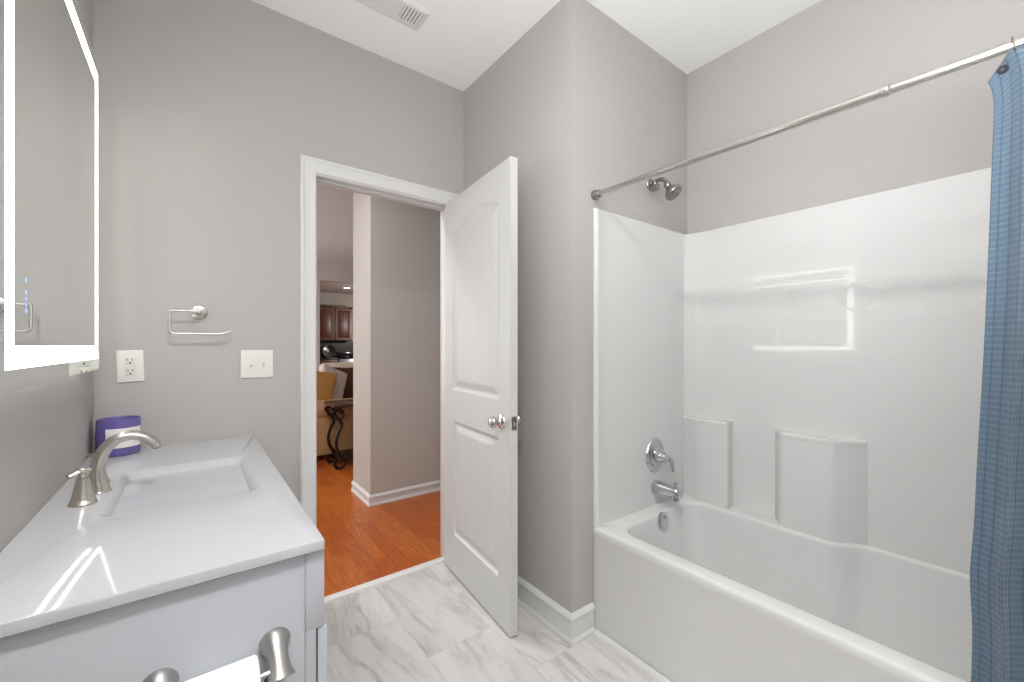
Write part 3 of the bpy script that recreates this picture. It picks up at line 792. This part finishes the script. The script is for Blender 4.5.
# ------------------------------------------------------------------ toilet paper holder and roll on the vanity side
HX = (.123, -.046); HZ = .684; HY = VY0
tp = thing('toilet_paper_holder', 'brushed nickel two-post toilet paper holder on the vanity side', 'toilet paper holder', (.04, HY, HZ))
for hx in HX:
    b = MB(); secs = [((HY + .0005, HZ), .0265, 0), ((HY - .002, HZ), .027, 3), ((HY - .007, HZ - .001), .0255, 8), ((HY - .016, HZ - .005), .0205, 18), ((HY - .025, HZ - .011), .0180, 30), ((HY - .035, HZ - .018), .0182, 40), ((HY - .044, HZ - .027), .0208, 48), ((HY - .051, HZ - .035), .0255, 54), ((HY - .053, HZ - .0375), .0265, 56), ((HY - .054, HZ - .039), .0245, 57)]
    rr = []
    for (cy_, cz_), r, dg in secs:
        a_ = math.radians(dg)        # the axis bends from straight out of the panel to nearly straight down
        rr.append([(hx + r * math.cos(t), cy_ - r * math.sin(t) * math.sin(a_), cz_ + r * math.sin(t) * math.cos(a_)) for t in [2 * PI * q / 36 for q in range(36)]])
    b.loft(rr, True, True, True)
    b.build('post', M_POST, tp, smooth=40)
RY, RZ = HY - .050, HZ - .022
b = MB(); b.lathe([(.0065, 0), (.0065, .140)], (HX[1] + .0145, RY, RZ), (1, 0, 0), 18); b.build('spring_bar', M_SATIN, tp, smooth=40)
ro = thing('toilet_paper_roll', 'white toilet paper roll on the nickel holder beside the vanity', 'toilet paper roll', (.04, RY, RZ))
b = MB(); q0, q1 = -.016, .0905
RR = .047
b.lathe([(.019, 0), (RR - .003, 0), (RR, .003), (RR, q1 - q0 - .003), (RR - .003, q1 - q0), (.019, q1 - q0)], (q0, RY, RZ - .0115), (1, 0, 0), 48, False, False); b.build('paper', M_PAPER, ro, smooth=50)
b = MB(); b.lathe([(.0195, .0005), (.0195, q1 - q0 - .0005), (.0182, q1 - q0 - .0005), (.0182, .0005), (.0195, .0005)], (q0, RY, RZ - .0115), (1, 0, 0), 32, False, False); b.build('core', M_CARD, ro, smooth=50)

# ------------------------------------------------------------------ LED mirror
MX = -.250; my0, my1, mz0, mz1 = 1.028, 1.948, 1.170, 2.170
mi = thing('led_mirror', 'large wall mirror with a glowing white LED border above the vanity', 'mirror', (MX, 1.5, 1.67))
b = MB(); b.box(MX - .005, MX, my0, my1, mz0, mz1, .0012); b.build('glass', M_MIRROR, mi, smooth=20)
b = MB(); b.box(XL, MX - .005, my0 + .045, my1 - .045, mz0 + .045, mz1 - .045, .002); b.build('housing', M_HOUSING, mi, smooth=20)
def frame_loop(x, d, z_=None): return [(x, my0 + d, mz0 + d), (x, my1 - d, mz0 + d), (x, my1 - d, mz1 - d), (x, my0 + d, mz1 - d)]
b = MB()
ly0, ly1, lz0, lz1 = 1.065, 1.912, 1.2065, 2.137
lw = .044
o_ = [(ly0, lz0), (ly1, lz0), (ly1, lz1), (ly0, lz1)]; i_ = [(ly0 + lw, lz0 + lw - .003), (ly1 - lw, lz0 + lw - .003), (ly1 - lw, lz1 - lw), (ly0 + lw, lz1 - lw)]
b.loft([[(MX - .001, y, z) for y, z in o_], [(MX + .0002, y, z) for y, z in o_], [(MX + .0002, y, z) for y, z in i_], [(MX - .001, y, z) for y, z in i_]], False, False, True)
b.build('light_strip', M_LED, mi, smooth=0)
b = MB(); h = .046
oo = [(my0 + h - .004, mz0 + h - .004), (my1 - h + .004, mz0 + h - .004), (my1 - h + .004, mz1 - h + .004), (my0 + h - .004, mz1 - h + .004)]
b.loft([[(XL + .012, y, z) for y, z in oo], [(XL + .020, y, z) for y, z in oo]], False, False, True)
b.build('rear_light_strip', M_BACKLED, mi, smooth=0)
for zc, r_ in ((1.371, .0055), (1.348, .0042), (1.336, .0036), (1.324, .0036), (1.313, .0046)):
    b = MB(); b.lathe([(r_, 0), (r_, .0004)], (MX, 1.176, zc), (1, 0, 0), 18); b.build('touch_icon', M_ICON, mi)

# ------------------------------------------------------------------ wall fittings on the door wall
tr = thing('towel_ring', 'satin nickel open towel ring on the grey wall above the outlet', 'towel ring', (.017, YA, 1.384))
b = MB(); b.lathe([(0, 0), (.0285, 0), (.029, .003), (.027, .008), (.024, .0095), (.012, .010)], (.017, YA, 1.384), (0, -1, 0), 36, False, False); b.build('wall_rose', M_NICKEL, tr, smooth=40)
b = MB(); b.lathe([(.0085, .008), (.0085, .062), (.0075, .066), (0, .067)], (.017, YA, 1.384), (0, -1, 0), 22, False, False); b.build('post', M_SATIN, tr, smooth=40)
ry = YA - .060
cor = []
def corner(cx, cz, a0, a1, r=.012): return [(cx + r * math.cos(math.radians(a0 + (a1 - a0) * i / 6)), ry, cz + r * math.sin(math.radians(a0 + (a1 - a0) * i / 6))) for i in range(7)]
path = [(.020, ry, 1.384)] + corner(-.068 , 1.384 - .004, 90, 180, .004) + corner(-.072 + .014, 1.2955 + .014, 180, 270, .014) + [(.06, ry, 1.2955)] + [(.085, ry, 1.2965), (.105, ry + .001, 1.301), (.117, ry + .001, 1.306), (.122, ry + .001, 1.310)]
b = MB(); b.tube(path, .0046, 14, up=(0, 1, 0)); b.build('ring', M_SATIN, tr, smooth=60)

def plate(b, xa, xb, za, zb): b.box(xa, xb, YA - .0065, YA, za, zb, .0028, seg=3)
ou = thing('power_outlet', 'white double power outlet on the grey wall above the candle', 'power outlet', (-.188, YA, 1.171))
ocx, ocz = -.189, 1.172
b = MB(); plate(b, ocx - .0385, ocx + .0385, ocz - .060, ocz + .060); b.build('wall_plate', M_PLATE, ou, smooth=40)
for dz in (.0205, -.0205):
    b = MB(); b.box(ocx - .0145, ocx + .0145, YA - .0095, YA - .005, ocz + dz - .0165, ocz + dz + .0165, .003); rc = b.build('receptacle', M_PLATE if dz > 0 else M_PLATE2, ou, smooth=40)
    b = MB()
    for sx_ in (-.0065, .0065): b.box(ocx + sx_ - .0012, ocx + sx_ + .0012, YA - .0099, YA - .009, ocz + dz + .0005, ocz + dz + .0085)
    b.lathe([(.0031, 0), (.0031, .0009)], (ocx, YA - .009, ocz + dz - .0075), (0, -1, 0), 14)
    s_ = b.build('slots', M_DARK, rc, smooth=0); s_.location = (0, 0, 0)
b = MB(); b.lathe([(.003, 0), (.0025, .0012), (0, .0014)], (ocx, YA - .0065, ocz), (0, -1, 0), 14, False, False); b.build('screw', M_PLATE, ou, smooth=40)

ou.rotation_euler = (0, math.radians(-2), 0)
sw = thing('light_switch', 'white two-gang toggle switch plate beside the door casing', 'light switch', (.221, YA, 1.170))
scx, scz = .2205, 1.170
b = MB(); plate(b, scx - .061, scx + .061, scz - .0605, scz + .0605); b.build('wall_plate', M_PLATE, sw, smooth=40)
for dx in (-.023, .023):
    b = MB(); b.box(scx + dx - .0052, scx + dx + .0052, YA - .0080, YA - .006, scz - .0125, scz + .0125, .001)
    b.box(scx + dx - .004, scx + dx + .004, YA - .018, YA - .006, scz - .008, scz + .003, .0015, rot=Matrix.Rotation(math.radians(28), 3, 'X')); b.build('toggle', M_PLATE, sw, smooth=40)
    for dz in (.030, -.030):
        b = MB(); b.lathe([(.0032, 0), (.0027, .0012), (0, .0014)], (scx + dx, YA - .0065, scz + dz), (0, -1, 0), 14, False, False); b.build('screw', M_PLATE, sw, smooth=40)

# ------------------------------------------------------------------ ceiling vent
ve = thing('air_vent', 'white louvred air vent in the ceiling near the door wall', 'air vent', (.695, 1.775, ZC))
vx0, vx1, vy0, vy1 = .545, .845, 1.703, 1.844
b = MB()
def rc4(xa, xb, ya, yb, z): return [(xa, ya, z), (xb, ya, z), (xb, yb, z), (xa, yb, z)]
b.loft([rc4(vx0, vx1, vy0, vy1, ZC), rc4(vx0, vx1, vy0, vy1, ZC - .003), rc4(vx0 + .012, vx1 - .012, vy0 + .012, vy1 - .012, ZC - .009), rc4(vx0 + .022, vx1 - .022, vy0 + .026, vy1 - .026, ZC - .009), rc4(vx0 + .024, vx1 - .024, vy0 + .028, vy1 - .028, ZC - .001)], False, False, True)
b.build('vent_frame', M_VENT, ve, smooth=25)
b = MB(); b.box(vx0 + .02, vx1 - .02, vy0 + .025, vy1 - .025, ZC - .0012, ZC - .0002); b.build('duct_opening', M_DARK, ve, smooth=0)
for q in range(17):
    xq = vx0 + .030 + q * .0150
    w_ = .0056 if q > 10 else .0077
    b = MB(); b.box(xq - w_, xq + w_, vy0 + .026, vy1 - .026, ZC - .0082, ZC - .0070)
    b.build('louvre', M_VENT, ve, smooth=0)

# ------------------------------------------------------------------ assumed ceiling lamp, out of view above the camera
la = thing('assumed_ceiling_lamp', 'assumed flush white ceiling lamp in the middle of the bathroom ceiling', 'ceiling lamp', (LAMP_XY[0], LAMP_XY[1], ZC))
b = MB(); b.lathe([(0, 0), (.15, 0), (.155, .006), (.155, .022), (.148, .028), (.14, .028), (0, .026)], (LAMP_XY[0], LAMP_XY[1], ZC), (0, 0, -1), 48, False, False); b.build('base', M_NICKEL, la, smooth=40)
b = MB(); b.lathe([(.143, .026), (.14, .045), (.125, .062), (.09, .075), (.045, .081), (0, .083)], (LAMP_XY[0], LAMP_XY[1], ZC), (0, 0, -1), 48, False, False); b.build('diffuser', M_LAMP, la, smooth=60)

# ------------------------------------------------------------------ living room and kitchen beyond the door
def cushion(name, mat_, c, w, h, t, rx=0, ry=0, rz=0, n=18):
    b = MB(); R = Matrix.Rotation(rz, 3, 'Z') @ Matrix.Rotation(ry, 3, 'Y') @ Matrix.Rotation(rx, 3, 'X')
    for side in (1, -1):
        vs = []
        for j in range(n + 1):
            for i in range(n + 1):
                u, v = 2 * i / n - 1, 2 * j / n - 1
                p = (1 - u ** 4) ** .5 * (1 - v ** 4) ** .5
                sq = 1 - .07 * (1 - abs(u)) * abs(v) ** 3 if True else 1
                sq2 = 1 - .07 * (1 - abs(v)) * abs(u) ** 3
                vs.append(R @ Vector((u * w / 2 * sq2, side * t / 2 * p, v * h / 2 * sq)) + Vector(c))
        b.add(vs, [[j * (n + 1) + i, j * (n + 1) + i + 1, (j + 1) * (n + 1) + i + 1, (j + 1) * (n + 1) + i] for j in range(n) for i in range(n)])
    o = b.build(name, mat_, smooth=70)
    bm = bmesh.new(); bm.from_mesh(o.data); bmesh.ops.remove_doubles(bm, verts=bm.verts, dist=1e-5); bmesh.ops.recalc_face_normals(bm, faces=bm.faces); bm.to_mesh(o.data); bm.free()
    return o

so = thing('sofa', 'tan upholstered sofa with rolled arms seen through the doorway', 'sofa', (1.2, 5.7, 0))
b = MB(); b.box(.55, 1.55, 4.84, 6.5, .06, .36, .03); b.build('base', M_SOFA, so, smooth=40)
b = MB(); b.box(.80, 1.58, 5.06, 6.28, .36, .50, .05, seg=4); b.build('seat_cushion', M_SOFA, so, smooth=60)
b = MB(); b.box(.45, .80, 4.86, 6.48, .06, .96, .09, seg=5); b.build('backrest', M_SOFA, so, smooth=60)
for ya in (4.80, 6.30):
    b = MB(); b.box(.52, 1.56, ya + .02, ya + .22, .06, .56, .03); b.tube([(.5, ya + .12, .545), (1.57, ya + .12, .545)], [.125, .125], 24, up=(0, 0, 1), flat=[(.85, 1.05)] * 2); b.build('arm', M_SOFA, so, smooth=45)
for q, (fx, fy) in enumerate(((.6, 4.9), (1.5, 4.9), (.6, 6.4), (1.5, 6.4))):
    b = MB(); b.box(fx - .04, fx + .04, fy - .04, fy + .04, 0.002, .07, .006); b.build('foot', M_TABLETOP, so)
lo = thing('loveseat', 'beige loveseat with a wide back, behind the tan sofa', 'sofa', (2.3, 7.0, 0))
b = MB(); b.box(1.62, 3.4, 6.60, 7.35, .06, .42, .04); b.build('base', M_SOFA2, lo, smooth=40)
b = MB(); b.box(1.64, 3.38, 7.15, 7.45, .06, .97, .08, seg=5); b.build('backrest', M_SOFA2, lo, smooth=60)
for xa in (1.62, 3.20):
    b = MB(); b.box(xa, xa + .2, 6.60, 7.35, .06, .62, .07, seg=5); b.build('arm', M_SOFA2, lo, smooth=60)
for xa in (1.85, 2.53):
    b = MB(); b.box(xa, xa + .66, 6.60, 7.16, .42, .54, .05, seg=4); b.build('seat_cushion', M_SOFA2, lo, smooth=60)
for fx, fy in ((1.72, 6.7), (3.3, 6.7), (1.72, 7.35), (3.3, 7.35)):
    b = MB(); b.box(fx - .03, fx + .03, fy - .03, fy + .03, 0.002, .07, .005); b.build('foot', M_TABLETOP, lo)
tag(cushion('throw_pillow', M_GOLD, (1.105, 5.14, .765), .44, .44, .15, rx=math.radians(-14), ry=math.radians(14), rz=math.radians(4)), 'gold throw pillow leaning on the tan sofa', 'pillow')
tag(cushion('throw_pillow', M_GREY, (1.34, 5.38, .778), .40, .44, .12, rx=math.radians(-10), ry=math.radians(24), rz=math.radians(24)), 'pale grey throw pillow just behind the gold one', 'pillow')
tag(cushion('throw_pillow', M_BROWN, (1.60, 5.66, .745), .46, .47, .15, rx=math.radians(-8), rz=math.radians(-20)), 'dark brown throw pillow at the right behind the pale grey one', 'pillow')
tag(cushion('throw_pillow', M_SOFA2, (1.12, 5.92, .80), .36, .46, .13, rx=math.radians(-10), ry=math.radians(-24), rz=math.radians(10)), 'beige throw pillow tilted at the back of the tan sofa', 'pillow')

et = thing('end_table', 'dark end table with scrolled black iron legs in front of the sofa arm', 'end table', (1.4, 4.55, 0))
b = MB(); b.box(1.105, 1.75, 4.36, 4.76, .625, .662, .012, seg=3); b.build('tabletop', M_TABLETOP, et, smooth=40)
def scroll(xc, sx, yc):
    pts = []
    for i in range(15):
        a = math.radians(-200 + i * 25); r = .022 + .0028 * i
        pts.append((xc + sx * (.045 + r * math.cos(a)), yc, .545 + r * math.sin(a)))
    pts += [(xc + sx * .075, yc, .46), (xc + sx * .045, yc, .38), (xc + sx * .02, yc, .28), (xc + sx * .035, yc, .19), (xc + sx * .08, yc, .12)]
    pts += [(xc + sx * (.055 - .05 * math.cos(math.radians(a))), yc, .068 + .055 * math.sin(math.radians(a))) for a in (150, 190, 230, 270, 310, 350, 30)]
    return catmull(pts, 3)
for xc, sx in ((1.12, 1), (1.73, -1)):
    for yc in (4.41, 4.71):
        b = MB(); b.tube(scroll(xc, sx, yc), .016, 8, up=(0, 1, 0)); b.box(xc + sx * .05 - .03, xc + sx * .05 + .03, yc - .012, yc + .012, .002, .022, .004); b.lathe([(.012, 0), (.012, .07)], (xc + sx * .06, yc, .56), (0, 0, 1), 10)
        b.build('leg', M_IRON, et, smooth=60)
b = MB(); b.box(1.17, 1.68, 4.40, 4.72, .10, .118, .004); b.build('lower_shelf', M_IRON, et)

# kitchen
cb = thing('wall_cabinet', 'dark cherry wall cabinet with two panel doors on the far kitchen wall', 'cabinet', (3.1, 12.2, 1.4))
b = MB(); b.box(2.62, 3.54, 12.05, 12.398, 1.40, 2.31, .002); b.box(2.60, 3.56, 12.02, 12.398, 2.31, 2.345, .006); b.build('carcass', M_CHERRY, cb)
def panel_door(b, xa, xb, za, zb, y):
    b.loft([[(xa, y, za), (xb, y, za), (xb, y, zb), (xa, y, zb)], [(xa, y - .02, za), (xb, y - .02, za), (xb, y - .02, zb), (xa, y - .02, zb)],
            [(xa + .06, y - .02, za + .06), (xb - .06, y - .02, za + .06), (xb - .06, y - .02, zb - .06), (xa + .06, y - .02, zb - .06)],
            [(xa + .07, y - .008, za + .07), (xb - .07, y - .008, za + .07), (xb - .07, y - .008, zb - .07), (xa + .07, y - .008, zb - .07)],
            [(xa + .10, y - .018, za + .10), (xb - .10, y - .018, za + .10), (xb - .10, y - .018, zb - .10), (xa + .10, y - .018, zb - .10)]], True, True, True)
for xa, xb in ((2.63, 3.065), (3.095, 3.53)):
    b = MB(); panel_door(b, xa, xb, 1.42, 2.29, 12.05); b.build('door', M_CHERRY, cb, smooth=20)
bc = thing('base_cabinet', 'dark cherry base cabinet under the far kitchen counter', 'cabinet', (2.7, 12.1, 0))
b = MB(); b.box(2.2, 3.10, 11.80, 12.398, .002, .885, .002); b.build('carcass', M_CHERRY, bc)
for xa, xb in ((2.22, 2.64), (2.66, 3.08)):
    b = MB(); panel_door(b, xa, xb, .12, .68, 11.80); b.build('door', M_CHERRY, bc, smooth=20)
    b = MB(); b.box(xa, xb, 11.78, 11.80, .70, .86, .004); b.build('drawer', M_CHERRY, bc)
b = MB(); b.box(2.18, 3.115, 11.77, 12.398, .885, .925, .006); tag(b.build('kitchen_counter', M_COUNTER), 'dark granite counter slab on the cherry base cabinet', 'countertop')
b = MB(); b.box(2.18, 3.95, 12.38, 12.399, .925, 1.40)
tag(b.build('backsplash', M_SPLASH, smooth=0), 'dark tiled backsplash between the cherry wall cabinet and counter', 'backsplash')
sv = thing('kitchen_range', 'stainless steel kitchen range beside the cherry base cabinet', 'stove', (3.5, 12.1, 0))
b = MB(); b.box(3.12, 3.88, 11.76, 12.378, .002, .90, .006); b.build('body', M_STAIN, sv)
b = MB(); b.box(3.12, 3.88, 11.74, 12.378, .90, .925, .006); b.build('cooktop', M_BLACK, sv)
b = MB(); b.box(3.12, 3.88, 12.28, 12.378, .925, 1.08, .008); b.build('control_panel', M_BLACK, sv)
b = MB(); b.box(3.20, 3.80, 11.748, 11.76, .22, .66, .004); b.build('oven_window', M_BLACK, sv)
b = MB(); b.tube([(3.18, 11.765, .76), (3.18, 11.71, .76), (3.82, 11.71, .76), (3.82, 11.765, .76)], .012, 10); b.build('handle', M_STAIN, sv)
pl = thing('decorative_plate', 'round black plate with a pale centre on the far kitchen counter', 'plate', (3.0, 12.3, .925))
b = MB(); ax = Vector((0, -1, .22)).normalized(); pc = Vector((2.985, 12.27, 1.105))
b.lathe([(0, 0), (.10, 0), (.175, .02), (.18, .026), (.17, .026), (.10, .008), (0, .008)], pc, ax, 36, False, False); b.build('dish', M_BLACK, pl, smooth=50)
b = MB(); b.lathe([(0, .008), (.05, .008), (.045, .016), (0, .018)], pc + Vector((-.04, 0, .02)), ax, 24, False, False, sx=.7); b.build('centre_motif', M_CREAM, pl, smooth=50)
dn = thing('recessed_downlight', 'small lit downlight in the far kitchen ceiling', 'downlight', (3.25, 11.4, ZC))
DLX, DLY = 3.12, 11.05
b = MB(); b.lathe([(.075, 0), (.098, 0), (.10, .004), (.094, .008), (.078, .008), (.075, 0)], (DLX, DLY, ZC), (0, 0, -1), 32, False, False); b.build('trim_ring', M_VENT, dn, smooth=40)
b = MB(); b.lathe([(0, 0), (.0765, 0), (.0765, .004), (0, .005)], (DLX, DLY, ZC), (0, 0, -1), 32, False, False); b.build('lens', M_DOWN, dn, smooth=40)
